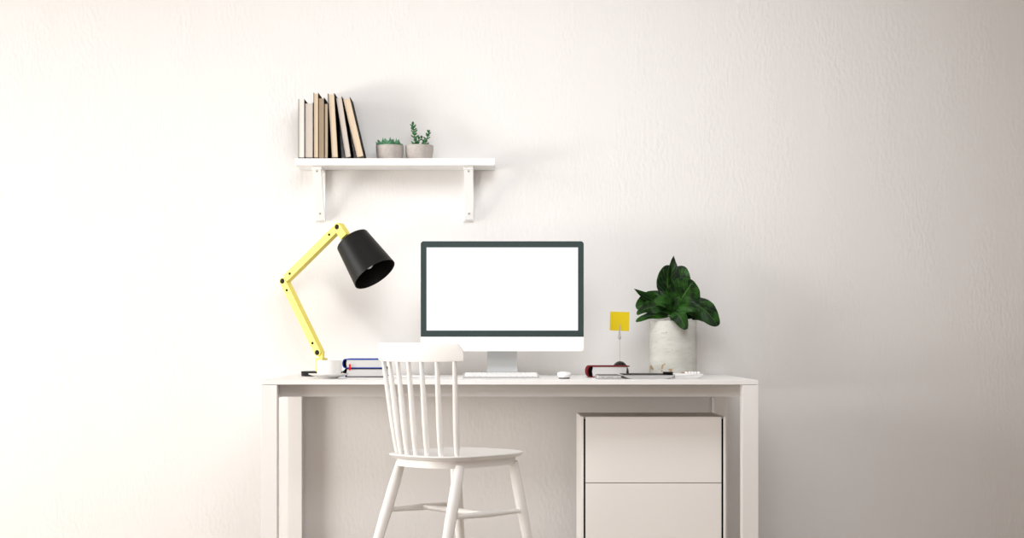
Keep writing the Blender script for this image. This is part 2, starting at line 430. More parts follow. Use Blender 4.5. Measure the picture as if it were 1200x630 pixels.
# ------------------------------------------------------------------ books on the shelf
GB = 'hardback books standing on the wall shelf'
def shelf_book(px0, px1, pytop, pm, label, cover_t=0.0028, ang=0.0, yf=-0.172, depth=0.145, pagew=None, zadd=0.0, prx=0.0):
    """px0..px1 outer width at the foot, cover included; leans left by ang"""
    x0, x1 = X(px0, yf), X(px1, yf); zb = zt_s + 0.0004
    H = (Z(pytop, yf) - zb) / math.cos(ang)
    W_ = (x1 - x0) * math.cos(ang)
    # pivot on the lower left corner; a left-leaning book stands on that corner's right neighbour
    piv = Vector((x1, yf, zb)) if ang > 0 else Vector((x0, yf, zb))
    R = Matrix.Translation(piv) @ Matrix.Rotation(-ang, 4, 'Y')
    ox = -W_ if ang > 0 else 0
    if ang > 0:                       # the left foot corner rests on the board
        R = Matrix.Translation(Vector((x0, yf, zb))) @ Matrix.Rotation(-ang, 4, 'Y'); ox = 0
        R = Matrix.Translation((0, 0, W_ * 0.0)) @ R
    r = root('book', (x0, yf + depth / 2, zb), label, 'book', GB)
    b = BM(); c = cover_t
    box(b, (ox, 0, 0), (ox + c, depth, H), 0.0005, R)
    box(b, (ox + W_ - c, 0, 0), (ox + W_, depth, H), 0.0005, R)
    box(b, (ox + c, depth - c, 0), (ox + W_ - c, depth, H), 0.0, R)
    obj('cover', b, M['book_black'], r)
    b = BM(); box(b, (ox + c, 0.003, 0.006), (ox + W_ - c, depth - c, H - 0.004), 0, R)
    obj('pages', b, pm, r)
    return r
shelf_book(349.6, 356.8, 116, M['pages_cream'], 'thin cream paged book standing at the left end of the shelf row', 0.0012)
shelf_book(357.0, 366.9, 120, M['pages_grey'], 'grey paged upright book, second from the left end of the row', 0.0016)
shelf_book(367.4, 373.0, 108.5, M['pages_tan'], 'tallest thin tan paged upright book with a black cover', 0.0012)
shelf_book(373.2, 380.0, 114, M['pages_brown'], 'brown paged upright book right of the tallest thin book', 0.0014, yf=-0.158, depth=0.13)
shelf_book(380.2, 384.4, 120.5, M['pages_brown'], 'short slim brown paged upright book touching the first leaning book', 0.0013, yf=-0.160, depth=0.13)
shelf_book(388.5, 396.6, 109.5, M['pages_tan'], 'tall tan paged book leaning slightly left, first of the leaning ones', 0.0022, ang=math.radians(3.4))
shelf_book(404.4, 412.1, 114, M['pages_grey'], 'grey paged book leaning left, middle of the three leaning books', 0.0022, ang=math.radians(8.9))
shelf_book(418.0, 427.4, 115.5, M['pages_tan'], 'tan paged book leaning furthest left at the right end of the row', 0.0022, ang=math.radians(13.3))

# ------------------------------------------------------------------ succulents
def pot_prof(R, H, taper=0.86, t=0.006):
    return [(0, 0), (R * taper * 0.9, 0), (R * taper * 0.97, 0.002), (R * (taper + 0.06), H * 0.25), (R * 0.985, H * 0.65), (R, H - 0.002),
            (R - 0.001, H), (R - t + 0.001, H), (R - t, H - 0.003), (R - t, H - 0.012), (0, H - 0.012)]
def fleshy_leaf(bm, base, d, L, w, th, up=(0, 0, 1), tip=1.0):
    """pointed fleshy leaf"""
    d = Vector(d).normalized(); up = Vector(up)
    s = d.cross(up)
    if s.length < 1e-3: s = Vector((1, 0, 0))
    s.normalize(); u = s.cross(d).normalized()
    rings = []; n = 8
    ts = [0, 0.2, 0.45, 0.7, 0.88, 1.0]
    ws = [0.45, 0.85, 1.0, 0.75 if tip else 0.95, 0.38 if tip else 0.75, 0.03 if tip else 0.2]
    for t_, w_ in zip(ts, ws):
        c = Vector(base) + d * L * t_ + u * (0.12 * L * t_ * t_)
        rings.append([bm.verts.new(c + s * math.cos(2 * PI * k / n) * w * w_ / 2 + u * math.sin(2 * PI * k / n) * th * w_ / 2) for k in range(n)])
    for a, b_ in zip(rings, rings[1:]):
        for k in range(n): bm.faces.new((a[k], a[(k + 1) % n], b_[(k + 1) % n], b_[k]))
    bm.faces.new(rings[0][::-1]); bm.faces.new(rings[-1])

ysu = -0.10
R1 = 16.3 / ppm(ysu); H1 = Z(170.8, ysu) - zt_s - 0.0003
GP = 'small potted succulents on the wall shelf'
c1 = Vector((X(456.8, ysu), ysu, zt_s + 0.0003))
p1 = root('potted_succulent', c1, 'low rosette succulent with pointed leaves in a round grey bowl', 'plant', GP)
b = BM(); lathe(b, pot_prof(R1, H1, 0.88), 48, c1); obj('pot', b, M['pot_grey'], p1)
b = BM(); lathe(b, [(0, H1 - 0.006), (R1 - 0.012, H1 - 0.006), (R1 - 0.0062, H1 - 0.010), (R1 - 0.0062, H1 - 0.0115)], 40, c1); obj('soil', b, M['gravel'], p1)
b = BM()
rs = random.Random(3)
for (rx, ry, rr) in ((-0.030, -0.012, 1.0), (-0.004, -0.018, 1.05), (0.024, -0.010, 0.95), (0.008, 0.02, 1.0), (-0.02, 0.022, 0.9), (0.03, 0.018, 0.8)):
    for ring, (el, L, n) in enumerate(((24, 0.034, 5), (50, 0.038, 4), (80, 0.040, 1))):
        for k in range(n):
            a = 2 * PI * (k + 0.5 * ring) / n + rs.uniform(-.2, .2)
            e = math.radians(el + rs.uniform(-7, 7))
            d = (math.cos(a) * math.cos(e), math.sin(a) * math.cos(e), math.sin(e))
            fleshy_leaf(b, c1 + Vector((rx + 0.002 * math.cos(a), ry + 0.002 * math.sin(a), H1 - 0.007)), d, L * rr, 0.024 * rr, 0.010)
obj('rosette', b, M['succ'], p1)

c2 = Vector((X(491.4, ysu), ysu, zt_s + 0.0003)); H2 = Z(170.6, ysu) - zt_s - 0.0003
p2 = root('potted_succulent', c2, 'upright jade like succulent with two branching stems in a grey bowl', 'plant', GP)
b = BM(); lathe(b, pot_prof(R1 * 1.02, H2, 0.86), 48, c2); obj('pot', b, M['pot_grey'], p2)
b = BM(); lathe(b, [(0, H2 - 0.006), (R1 - 0.010, H2 - 0.006), (R1 - 0.0058, H2 - 0.0115)], 40, c2); obj('soil', b, M['soil'], p2)
def jade(path, n, size):
    bs = BM(); bl = BM()
    pts = [P(px, py, ysu + dy) for px, py, dy in path]
    tube(bs, pts, [0.0026 - 0.0012 * i / (len(pts) - 1) for i in range(len(pts))], 6)
    segl = len(pts) - 1
    for i in range(n):
        t_ = 0.08 + 0.92 * i / (n - 1); f = t_ * segl; k = min(int(f), segl - 1); p = pts[k].lerp(pts[k + 1], f - k)
        ax = (pts[k + 1] - pts[k]).normalized()
        sz = size * (1.1 - 0.35 * t_)
        for j in range(2 if i < n - 1 else 4):
            a = i * 1.35 + j * PI + 0.3
            el = 0.45 if i < n - 1 else 1.0
            d = Vector((math.cos(a) * math.cos(el), math.sin(a) * math.cos(el), math.sin(el)))
            fleshy_leaf(bl, p, d, sz * 1.35, sz * 0.90, sz * 0.45, tip=0)
    return bs, bl
bs, bl = jade([(487, 172, 0), (486.5, 163, -0.003), (485.5, 156, 0), (484.5, 150, 0.002), (483.8, 146.5, 0)], 9, 0.0150)
st = obj('stem', bs, M['stem'], p2); obj('foliage', bl, M['succ2'], st)
bs, bl = jade([(498, 172, 0), (499.5, 165, 0.002), (501.5, 159, 0), (502.2, 155.5, 0)], 6, 0.0135)
st = obj('stem', bs, M['stem'], p2); obj('foliage', bl, M['succ2'], st)
bs, bl = jade([(499, 170, 0.002), (496, 166, 0.0), (494, 162, -0.004)], 4, 0.0120)
st = obj('stem', bs, M['stem'], p2); obj('foliage', bl, M['succ2'], st)
bs, bl = jade([(486.5, 171, 0.0), (489, 167, -0.008), (491, 163, -0.01)], 4, 0.0125)
st = obj('stem', bs, M['stem'], p2); obj('foliage', bl, M['succ2'], st)

# ------------------------------------------------------------------ monitor
ym = -0.34
mon = root('desktop_computer', (X(588.5, ym), ym, DT), 'all in one desktop computer with a blank lit screen and pale chin on the desk', 'computer')
mx0, mx1 = X(492.8, ym), X(684.2, ym); mzt, mzb = Z(282.3, ym), Z(411.3, ym); zbz = Z(394.3, ym)
def rrect(x0, x1, z0, z1, rt, rb, n=6):
    pts = []
    for (cx, cz, r, a0) in ((x1 - rt, z1 - rt, rt, 0), (x0 + rt, z1 - rt, rt, 90), (x0 + rb, z0 + rb, rb, 180), (x1 - rb, z0 + rb, rb, 270)):
        for k in range(n + 1):
            a = math.radians(a0 + 90 * k / n); pts.append((cx + r * math.cos(a), cz + r * math.sin(a)))
    return pts
b = BM()
prism(b, rrect(mx0, mx1, mzb, mzt, 0.012, 0.012), ym, ym + 0.007, 'y', bev=0.0008)
# bulged back
v0 = rrect(mx0 + .001, mx1 - .001, mzb + .001, mzt - .001, 0.012, 0.012); v1 = rrect(mx0 + 0.15, mx1 - 0.15, mzb + 0.10, mzt - 0.12, 0.03, 0.03)
ra = [b.verts.new((p[0], ym + 0.007, p[1])) for p in v0]; rb_ = [b.verts.new((p[0], ym + 0.042, p[1])) for p in v1]
for i in range(len(ra)): b.faces.new((ra[i], ra[(i + 1) % len(ra)], rb_[(i + 1) % len(ra)], rb_[i]))
b.faces.new(rb_)
housing = obj('housing', b, M['white_plastic'], mon, ang=12)
b = BM(); prism(b, rrect(mx0 + 0.0007, mx1 - 0.0007, zbz, mzt - 0.0007, 0.0115, 0.0004), ym - 0.0015, ym - 0.0001, 'y'); bz = obj('bezel', b, M['bezel'], mon)
b = BM(); box(b, (X(499.9, ym), ym - 0.0022, Z(387.0, ym)), (X(677.3, ym), ym - 0.0016, Z(289.8, ym)))
obj('screen', b, M['screen'], bz, label='blank glowing white screen')
# L-shaped stand
ys_ = ym + 0.035
b = BM()
sxm = X(588.6, ym); hw0, hw1 = 17.3 / ppm(ym), 18.8 / ppm(ym)
path = [(ys_ + 0.02, mzb + 0.12), (ys_ + 0.035, mzb + 0.02), (ys_ + 0.045, DT + 0.045), (ys_ + 0.040, DT + 0.018), (ys_ + 0.02, DT + 0.0085), (ys_ - 0.01, DT + 0.0055), (ys_ - 0.11, DT + 0.0045)]
rows = []
for i, (yy, zz) in enumerate(path):
    h = hw0 + (hw1 - hw0) * i / (len(path) - 1)
    h += 0.004 * 0
    if i == 0: nrm = Vector((0, 1, 0.15))
    a_ = Vector((0, *path[max(i - 1, 0)])); c_ = Vector((0, *path[min(i + 1, len(path) - 1)]))
    tn = (c_ - a_).normalized(); nm = Vector((0, tn.z, -tn.y)) * -0.0042
    nm = Vector((0, -tn.z, tn.y)) * 0.0042
    rows.append([b.verts.new((sxm - h, yy + nm.y, zz + nm.z)), b.verts.new((sxm + h, yy + nm.y, zz + nm.z)),
                 b.verts.new((sxm + h, yy - nm.y, zz - nm.z)), b.verts.new((sxm - h, yy - nm.y, zz - nm.z))])
for r0, r1 in zip(rows, rows[1:]):
    for k in range(4): b.faces.new((r0[k], r0[(k + 1) % 4], r1[(k + 1) % 4], r1[k]))
b.faces.new(rows[0]); b.faces.new(rows[-1])
obj('stand', b, M['alu_stand'], mon, label='grey metal stand')

# ------------------------------------------------------------------ keyboard
yk0 = -0.575
kx0, kx1 = X(542.4, yk0), X(632, yk0); kd = 0.115; kz = DT + 0.0004
kb = root('keyboard', ((kx0 + kx1) / 2, yk0 + kd / 2, kz), 'slim white computer keyboard lying in front of the monitor', 'keyboard')
slope = math.atan2(0.013, kd)
RK = Matrix.Translation((kx0, yk0, kz)) @ Matrix.Identity(4)
Wk = kx1 - kx0
b = BM(); prism(b, [(0, 0), (kd, 0), (kd, 0.017), (0, 0.005)], 0, Wk, 'x', RK, 0.0012); obj('keyboard_case', b, M['silver'], kb)
RT = Matrix.Translation((kx0, yk0, kz + 0.0052)) @ Matrix.Rotation(math.atan2(0.012, kd), 4, 'X')
rows_k = [[1.5] + [1] * 12 + [1.5], [1] * 13 + [2], [1.5] + [1] * 12 + [1.5], [1.75] + [1] * 11 + [2.25], [2.25] + [1] * 10 + [2.75], [1, 1, 1.25, 1.25, 5, 1.25, 1.25, 1, 1, 1]]
proto_k = None
for r_, row in enumerate(reversed(rows_k)):
    tot = sum(row); u = (Wk - 0.012) / tot; xx = 0.006; yy = 0.005 + r_ * 0.0178; hh = 0.0155
    for wk in row:
        b = BM(); box(b, (xx + 0.0011, yy, 0.0), (xx + wk * u - 0.0011, yy + hh, 0.0032), 0.0007, RT, 1)
        obj('key', b, M['white_plastic'], kb)
        xx += wk * u

# ------------------------------------------------------------------ mouse
yms = -0.62
mc = Vector((X(661.2, yms), yms, DT + 0.0004))
ms = root('computer_mouse', mc, 'small white wireless mouse on the desk right of the keyboard', 'mouse')
rx, ry = 8.3 / ppm(yms), 0.052
b = BM()
prof = [(0, 0.0048), (0.80, 0.0048), (0.93, 0.010), (1.0, 0.017), (0.97, 0.0205), (0.86, 0.0235), (0.6, 0.0252), (0.3, 0.0262), (0, 0.0265)]
vs = lathe(b, prof, 40)
for v in vs: v.co = Vector((v.co.x * rx, v.co.y * ry, v.co.z * (1 - 0.18 * max(0, -v.co.y)))) + mc
obj('shell', b, M['white_plastic'], ms)
b = BM(); vs = lathe(b, [(0, 0), (0.68, 0), (0.80, 0.002), (0.80, 0.0047), (0, 0.0047)], 36)
for v in vs: v.co = Vector((v.co.x * rx, v.co.y * ry, v.co.z)) + mc
obj('base', b, M['dark_plastic'], ms, label='dark underside')

# ------------------------------------------------------------------ desk lamp
phi = math.radians(30); yl = -0.22
lb = Vector((X(378.6, yl), yl, DT + 0.0004))
lamp = root('desk_lamp', lb, 'yellow jointed arm desk lamp with a black conical shade at the left of the desk', 'lamp')
ex = Vector((math.cos(phi), -math.sin(phi), 0)); ez = Vector((0, 0, 1)); en = Vector((-math.sin(phi), -math.cos(phi), 0))  # en: towards the viewer side
def LP(px, py):
    """point of the lamp's own upright plane seen at (px,py)"""
    x = X(px, yl)
    for _ in range(12):
        y = yl - (x - lb.x) * math.tan(phi); x = X(px, y)
    return Vector((x, y, Z(py, y)))
b = BM(); lathe(b, [(0, 0), (0.086, 0), (0.088, 0.001), (0.088, 0.0175), (0.0865, 0.019), (0, 0.019)], 64, lb); obj('base', b, M['black'], lamp, label='round black base')
aw, at_ = 0.031, 0.031
def bar(bm, A, B, w_=aw, th=at_, ext=0.0, rnd=True, off=0.0, e0=0.0, e1=0.0):
    d = (B - A); L = d.length; d.normalize(); s = d.cross(en).normalized()
    MT = Matrix((( d.x, s.x, en.x, A.x + en.x * off), (d.y, s.y, en.y, A.y + en.y * off), (d.z, s.z, en.z, A.z + en.z * off), (0, 0, 0, 1)))
    vs = []
    out = []
    n = 8
    h = w_ / 2
    # rounded ends around each joint
    def cap(cx, a0):
        for k in range(n + 1):
            a = a0 + PI * k / n; out.append((cx + h * math.cos(a) * 0.95, h * math.sin(a)))
    if e1 == 0: cap(L, -PI / 2)
    else: out.extend([(L - e1, -h), (L - e1, h)])
    if e0 == 0: cap(0, PI / 2)
    else: out.extend([(e0, h), (e0, -h)])
    prism(bm, out, -th / 2, th / 2, 'z', MT, 0.0012)
J0 = LP(374.3, 412.8); J1 = LP(333.5, 329.3); J2 = LP(397.6, 266.0)
J0 = J0
# foot post that stands on the base
pb = Vector((J0.x, J0.y, lb.z + 0.019))
b = BM()
post_top = Z(419.2, J0.y)
bx = Vector((pb.x, pb.y, 0)) + ex * 0.010
MP = Matrix(((ex.x, -en.x, 0, bx.x), (ex.y, -en.y, 0, bx.y), (0, 0, 1, 0), (0, 0, 0, 1)))
box(b, (-0.017, -0.019, lb.z + 0.0188), (0.017, 0.019, post_top), 0.001, MP)
box(b, (-0.011, -0.0065, post_top - 0.001), (0.011, 0.0065, J0.z), 0.001, MP)
obj('post', b, M['yellow'], lamp)
b = BM(); bar(b, J0, J1, e1=0.014); 
obj('arm', b, M['yellow'], lamp)
b = BM(); bar(b, J1, J2, e1=0.016, e0=0.016)
for JJ, dd in ((J1, (J2 - J1).normalized()),):
    bar(b, JJ, JJ + dd * 0.02, 0.026, 0.010)
obj('arm', b, M['yellow'], lamp)
b = BM(); d01 = (J0 - J1).normalized()
bar(b, J1 + d01 * 0.02, J1, 0.030, 0.0305, e0=0.001)
obj('joint_block', b, M['yellow'], lamp)
# shade
Ctop = LP(412.8, 281.3); Cbot = LP(439.2, 321.2)
axd = (Cbot - Ctop).normalized(); Ls = (Cbot - Ctop).length
dj = (Ctop - J2).normalized()
b = BM(); bar(b, J2, J2 + axd * 0.052, 0.034, 0.034, e1=0.0001)
obj('shade_holder', b, M['yellow'], lamp)
rt_, rb2 = 20.5 / ppm(-0.27), 26.8 / ppm(-0.27)
b = BM()
lathe(b, [(0.010, 0.0), (rt_ - 0.003, 0), (rt_, 0.002), (rb2, Ls), (rb2 - 0.0022, Ls), (rt_ - 0.0035, 0.004), (0.010, 0.004), (0.010, 0.0)], 64, Ctop, align(axd))
sh = obj('shade', b, M['shade'], lamp)
b = BM(); lathe(b, [(0, 0.0045), (0.018, 0.0045), (0.018, 0.040), (0, 0.042)], 24, Ctop, align(axd)); obj('socket', b, M['black'], sh)
b = BM(); lathe(b, [(0, 0.041), (0.012, 0.043), (0.013, 0.070), (0.022, 0.102), (0.024, 0.118), (0.019, 0.134), (0.009, 0.142), (0, 0.144)], 24, Ctop, align(axd)); obj('bulb', b, M['porcelain'], sh, label='white unlit bulb')
def pin(p, r, l0=at_ / 2, side=1):
    b = BM(); rod(b, p + en * (l0 - 0.004) * side, p + en * (l0 + 0.0035) * side, [(0, r), (0.75, r), (1, r * 0.8)], 20); return b
for JJ in (J0, J1, J2): 
    obj('bolt', pin(JJ, 0.0105), M['black'], lamp)
    q = JJ - en * (at_ / 2)
    b = BM(); rod(b, q, q - en * 0.014, [(0, 0.0035), (0.5, 0.0035), (0.55, 0.0055), (1, 0.005)], 12); obj('bolt_end', b, M['black'], lamp)
for A_, B_ in ((J0, J1), (J1, J2)):
    for tt in (0.13, 0.87) if A_ is J0 else (0.14, 0.86):
        obj('pin', pin(A_.lerp(B_, tt), 0.0052), M['black'], lamp)

# ------------------------------------------------------------------ cup and saucer
ycup = -0.60
cc = Vector((X(385, ycup), ycup, DT + 0.0004))
sa = BM(); lathe(sa, [(0, 0.003), (0.030, 0.003), (0.031, 0), (0.035, 0), (0.036, 0.003), (0.060, 0.010), (0.0765, 0.0165), (0.077, 0.0182), (0.075, 0.0185), (0.055, 0.0125), (0.030, 0.0075), (0, 0.007)], 64, cc)
so = obj('saucer', sa, M['porcelain'], None, origin=cc); tag(so, 'round white saucer under the coffee cup beside the lamp base', 'saucer')
zc = cc.z + 0.0078
cu = Vector((X(385.8, ycup), ycup, zc))
hc = Z(421.8, ycup) - zc; rc = 14.9 / ppm(ycup)
cup = root('coffee_cup', cu, 'wide white coffee cup standing on a saucer in front of the yellow lamp', 'cup')
b = BM(); lathe(b, [(0, 0), (0.026, 0), (0.027, 0.002), (0.036, 0.003), (rc * 0.93, 0.008), (rc * 0.985, 0.024), (rc, hc - 0.001), (rc - 0.001, hc), (rc - 0.0025, hc - 0.0008), (rc * 0.94, 0.030), (rc * 0.88, 0.012), (0.03, 0.007), (0, 0.006)], 64, cu)
obj('bowl', b, M['porcelain'], cup)
b = BM(); lathe(b, [(0, hc - 0.012), (rc - 0.003, hc - 0.012), (rc - 0.004, hc - 0.014), (0, hc - 0.014)], 40, cu); obj('coffee', b, M['coffee'], cup)
b = BM(); ha = math.radians(-82); hd = Vector((math.cos(ha), -math.sin(ha), 0))
hp = [cu + hd * r_ + Vector((0, 0, z_)) for r_, z_ in ((rc - 0.003, hc - 0.010), (rc + 0.008, hc - 0.008), (rc + 0.0165, hc - 0.014), (rc + 0.018, hc - 0.024), (rc + 0.012, hc - 0.034), (rc - 0.004, hc - 0.038))]
hp2 = []
for i in range(len(hp) - 1):
    for k in range(4):
        t_ = k / 4; p0 = hp[max(i - 1, 0)]; p1_ = hp[i]; p2_ = hp[i + 1]; p3 = hp[min(i + 2, len(hp) - 1)]
        hp2.append(0.5 * ((2 * p1_) + (p2_ - p0) * t_ + (2 * p0 - 5 * p1_ + 4 * p2_ - p3) * t_ ** 2 + (3 * p1_ - p0 - 3 * p2_ + p3) * t_ ** 3))
hp2.append(hp[-1])
tube(b, hp2, 0.0032, 10); obj('handle', b, M['porcelain'], cup)

# ------------------------------------------------------------------ stacked books beside the cup
def flat_book(name, x0, x1, y0, dep, z0, h, cov, label, group=None, spine=None, cover_t=0.003, rounded=True, pages=None, page_in=0.004, spine_r=None, botcov=None):
    r = root(name, ((x0 + x1) / 2, y0 + dep / 2, z0), label, 'book', group)
    b = BM(); c = cover_t
    box(b, (x0 + h * 0.28, y0, z0 + h - c), (x1, y0 + dep, z0 + h), 0.0006)
    box(b, (x0 + h * 0.28, y0, z0), (x1, y0 + dep, z0 + c), 0.0006)
    obj('cover', b, cov, r)
    # rounded spine on the left
    b = BM(); n = 12; out = []; inn = []
    for k in range(n + 1):
        a = PI / 2 + PI * k / n
        out.append((x0 + h * 0.30 + h * 0.30 * math.cos(a), z0 + h / 2 + h / 2 * math.sin(a)))
        inn.append((x0 + h * 0.30 + (h * 0.30 - c) * math.cos(a), z0 + h / 2 + (h / 2 - c) * math.sin(a)))
    prism(b, out + inn[::-1], y0, y0 + dep, 'y'); obj('spine', b, spine or cov, r)
    b = BM(); 
    prism(b, [(x0 + h * 0.50, z0 + c), (x0 + h * 0.43, z0 + h / 2), (x0 + h * 0.50, z0 + h - c), (x1 - page_in, z0 + h - c), (x1 - page_in - 0.002, z0 + h / 2), (x1 - page_in, z0 + c)], y0 + 0.003, y0 + dep - 0.003, 'y')
    obj('pages', b, pages or M['pages_flat'], r)
    b = BM()
    prism(b, [(x0 + h * 0.10, z0 + c + h * 0.14), (x0 + h * 0.02 + c, z0 + h / 2), (x0 + h * 0.10, z0 + h - c - h * 0.14), (x0 + h * 0.25, z0 + h - c), (x0 + h * 0.499, z0 + h - c), (x0 + h * 0.429, z0 + h / 2), (x0 + h * 0.499, z0 + c), (x0 + h * 0.25, z0 + c)], y0 + 0.004, y0 + dep - 0.006, 'y')
    obj('hollow_fill', b, M['gap'], r, label='black fill painting the dark hollow behind the spine')  # solid black block painted as the darkness inside the spine
    return r
yb = -0.42; zb0 = DT + 0.0004
GS = 'two hardback books stacked beside the coffee cup'
bx0, bx1 = X(400.9, yb), X(451.5, yb)
hB = Z(431.4, yb) - zb0
lo = flat_book('book', bx0 + 0.002, bx1 + 0.002, yb, 0.21, zb0, hB, M['plum'], 'dark covered book with a white spine, lower of the two beside the cup', GS, spine=M['spine_white'], cover_t=0.0034)
sp = [o for o in lo.children if o.name.startswith('spine')][0]
for (pz, w_, h_, mm, nm) in ((0.55, 0.007, 0.013, M['black'], 'spine_print'), (0.18, 0.008, 0.005, M['light_blue'], 'spine_print')):
    b = BM(); zc_ = zb0 + hB * pz; xo = bx0 + 0.002 + (0.001 if pz > .5 else 0.004)
    box(b, (xo, yb - 0.0006, zc_ - h_ / 2), (xo + w_, yb + 0.02, zc_ + h_ / 2), 0.0008); obj(nm, b, mm, sp)
h2 = Z(420.3, yb) - zb0 - hB - 0.0003
up = flat_book('book', bx0, bx1 - 0.003, yb + 0.002, 0.20, zb0 + hB + 0.0003, h2, M['blue'], 'royal blue covered book with a red ribbon, upper of the two beside the cup', GS, cover_t=0.0036)
b = BM(); rbx = X(410, yb)
box(b, (rbx - 0.0035, yb - 0.0022, zb0 + hB - 0.007), (rbx + 0.0035, yb - 0.0008, zb0 + hB + h2 * 0.45), 0.0006)
box(b, (rbx - 0.0035, yb - 0.0015, zb0 + hB + h2 * 0.38), (rbx + 0.0035, yb + 0.03, zb0 + hB + h2 * 0.40))
obj('bookmark', b, M['bright_red'], up, label='bright red ribbon end')

# thin booklet behind the chair back
ybk = -0.56
bk = root('booklet', (X(483, ybk), ybk + 0.07, zb0), 'thin white stapled booklet lying flat on the desk behind the chair back', 'booklet')
b = BM(); RB = Matrix.Translation((X(483, ybk), ybk + 0.09, zb0)) @ Matrix.Rotation(math.radians(6), 4, 'Z')
box(b, (-0.098, -0.07, 0), (0.098, 0.07, 0.003), 0.0006, RB); obj('pages', b, M['pages_white'], bk)
b = BM(); prism(b, [(-0.1, 0.0031), (0.1, 0.0031), (0.1, 0.0041), (0.03, 0.0075), (-0.06, 0.0065), (-0.1, 0.0041)], -0.071, 0.071, 'y', RB); obj('cover', b, M['white_plastic'], bk)

# ------------------------------------------------------------------ red notebook
yn = -0.46
nb = flat_book('notebook', X(688.1, yn), X(738, yn), yn, 0.15, zb0, Z(428.4, yn) - zb0, M['red'], 'dark red hardcover notebook lying beside the phone', None, cover_t=0.0038, page_in=0.011)
b = BM(); ex0 = X(737.2, yn)
box(b, (ex0 - 0.011, yn + 0.012, zb0 + 0.004), (ex0 - 0.0085, yn + 0.02, zb0 + 0.030), 0.0005); obj('elastic_band', b, M['black'], nb)

# ------------------------------------------------------------------ memo holder
yh = -0.27
hcn = Vector((X(726.6, yh), yh, zb0))
mh = root('memo_holder', hcn, 'memo clip holder with a black dome foot behind the red notebook', 'memo holder')
b = BM(); zt_d = Z(422.8, yh) - zb0; Rd = 0.036
prof = [(0, 0), (0.034, 0)] + [(0.036 * math.cos(a), 0.010 + (zt_d - 0.010) * math.sin(a)) for a in [k * PI / 2 / 12 for k in range(12)]] + [(0, zt_d)]
lathe(b, prof, 40, hcn); obj('foot', b, M['dome'], mh, label='glossy black dome foot')
b = BM(); tube(b, [hcn + Vector((0, 0, zt_d - 0.003)), P(726.4, 410, yh), P(726.2, 396, yh)], 0.0009, 8); obj('wire', b, M['chrome'], mh)
b = BM()
zc0, zc1 = Z(397.5, yh), Z(393.0, yh); xc = X(726.1, yh)
rod(b, (xc, yh, zc0), (xc, yh, zc1), [(0, 0.004), (0.3, 0.0062), (0.8, 0.0055), (1, 0.004)], 16)
prism(b, [(xc - 0.0048, zc1 - 0.001), (xc + 0.0048, zc1 - 0.001), (xc + 0.0016, Z(380.6, yh)), (xc, Z(379.6, yh)), (xc - 0.0010, Z(380.6, yh))], yh - 0.0040, yh - 0.0022, 'y')
prism(b, [(xc - 0.0048, zc1 - 0.001), (xc + 0.0048, zc1 - 0.001), (xc + 0.0016, Z(380.6, yh)), (xc - 0.0010, Z(380.6, yh))], yh + 0.0022, yh + 0.0040, 'y')
obj('clip', b, M['chrome'], mh)
n0 = BM()
a = [P(715.2, 364.8, yh), P(737.7, 365.4, yh), P(737.0, 387.8, yh), P(714.5, 386.9, yh)]
NN = 8
gr = [[None] * (NN + 1) for _ in range(NN + 1)]
for i in range(NN + 1):
    for j in range(NN + 1):
        u, v = i / NN, j / NN
        p = a[0].lerp(a[1], u).lerp(a[3].lerp(a[2], u), v); p.y += 0.004 * (1 - v) ** 2 - 0.001 * math.sin(u * PI)
        gr[i][j] = (n0.verts.new(p), n0.verts.new(p + Vector((0, 0.0007, 0))))
for i in range(NN):
    for j in range(NN):
        for s in (0, 1): n0.faces.new((gr[i][j][s], gr[i + 1][j][s], gr[i + 1][j + 1][s], gr[i][j + 1][s]))
for i in range(NN):
    for (p, q) in (((i, 0), (i + 1, 0)), ((i, NN), (i + 1, NN)), ((0, i), (0, i + 1)), ((NN, i), (NN, i + 1))):
        n0.faces.new((gr[p[0]][p[1]][0], gr[q[0]][q[1]][0], gr[q[0]][q[1]][1], gr[p[0]][p[1]][1]))
nt_ = obj('sticky_note', n0, M['note'], None, origin=P(726, 376, yh)); tag(nt_, 'blank yellow square note held by the memo clip', 'note')

# ------------------------------------------------------------------ phone, tablet, stylus, notepad
yp = -0.70
px0_, px1_ = X(700.2, yp), X(728, yp); zp = zb0
ph = root('smartphone', ((px0_ + px1_) / 2, yp + 0.075, zp), 'white smartphone lying flat in front of the red notebook', 'phone')
b = BM(); box(b, (px0_, yp, zp), (px1_, yp + 0.150, zp + 0.0135), 0.004, None, 3); obj('phone_body', b, M['silver'], ph)
b = BM(); box(b, (px0_ + 0.004, yp + 0.004, zp + 0.0136), (px1_ - 0.004, yp + 0.146, zp + 0.0152), 0.0005); obj('screen', b, M['dark_plastic'], ph, label='dark glass front')
for c0, c1 in ((704.5, 708), (711, 719), (722.5, 725.5)):
    b = BM(); box(b, (X(c0, yp), yp - 0.0006, zp + 0.0055), (X(c1, yp), yp + 0.004, zp + 0.0083), 0.0005); obj('speaker_slot', b, M['screw'], ph)
yt = -0.66
tx0, tx1 = X(730.5, yt), X(790, yt)
tb = root('tablet', ((tx0 + tx1) / 2, yt + 0.12, zb0), 'silver edged black tablet lying flat in front of the concrete planter', 'tablet')
b = BM(); n = 6; outl = []
tH = 0.0135
for (x_, z_) in ((tx0, tH * 0.86), (tx0 + 0.004, tH * 0.62), (tx0 + 0.016, tH * 0.22), (tx0 + 0.034, 0.0), (tx1 - 0.034, 0.0), (tx1 - 0.016, tH * 0.22), (tx1 - 0.004, tH * 0.62), (tx1, tH * 0.86), (tx1 - 0.001, tH), (tx0 + 0.001, tH)):
    outl.append((x_, z_ + zb0))
prism(b, outl, yt, yt + 0.24, 'y'); obj('tablet_shell', b, M['silver'], tb)
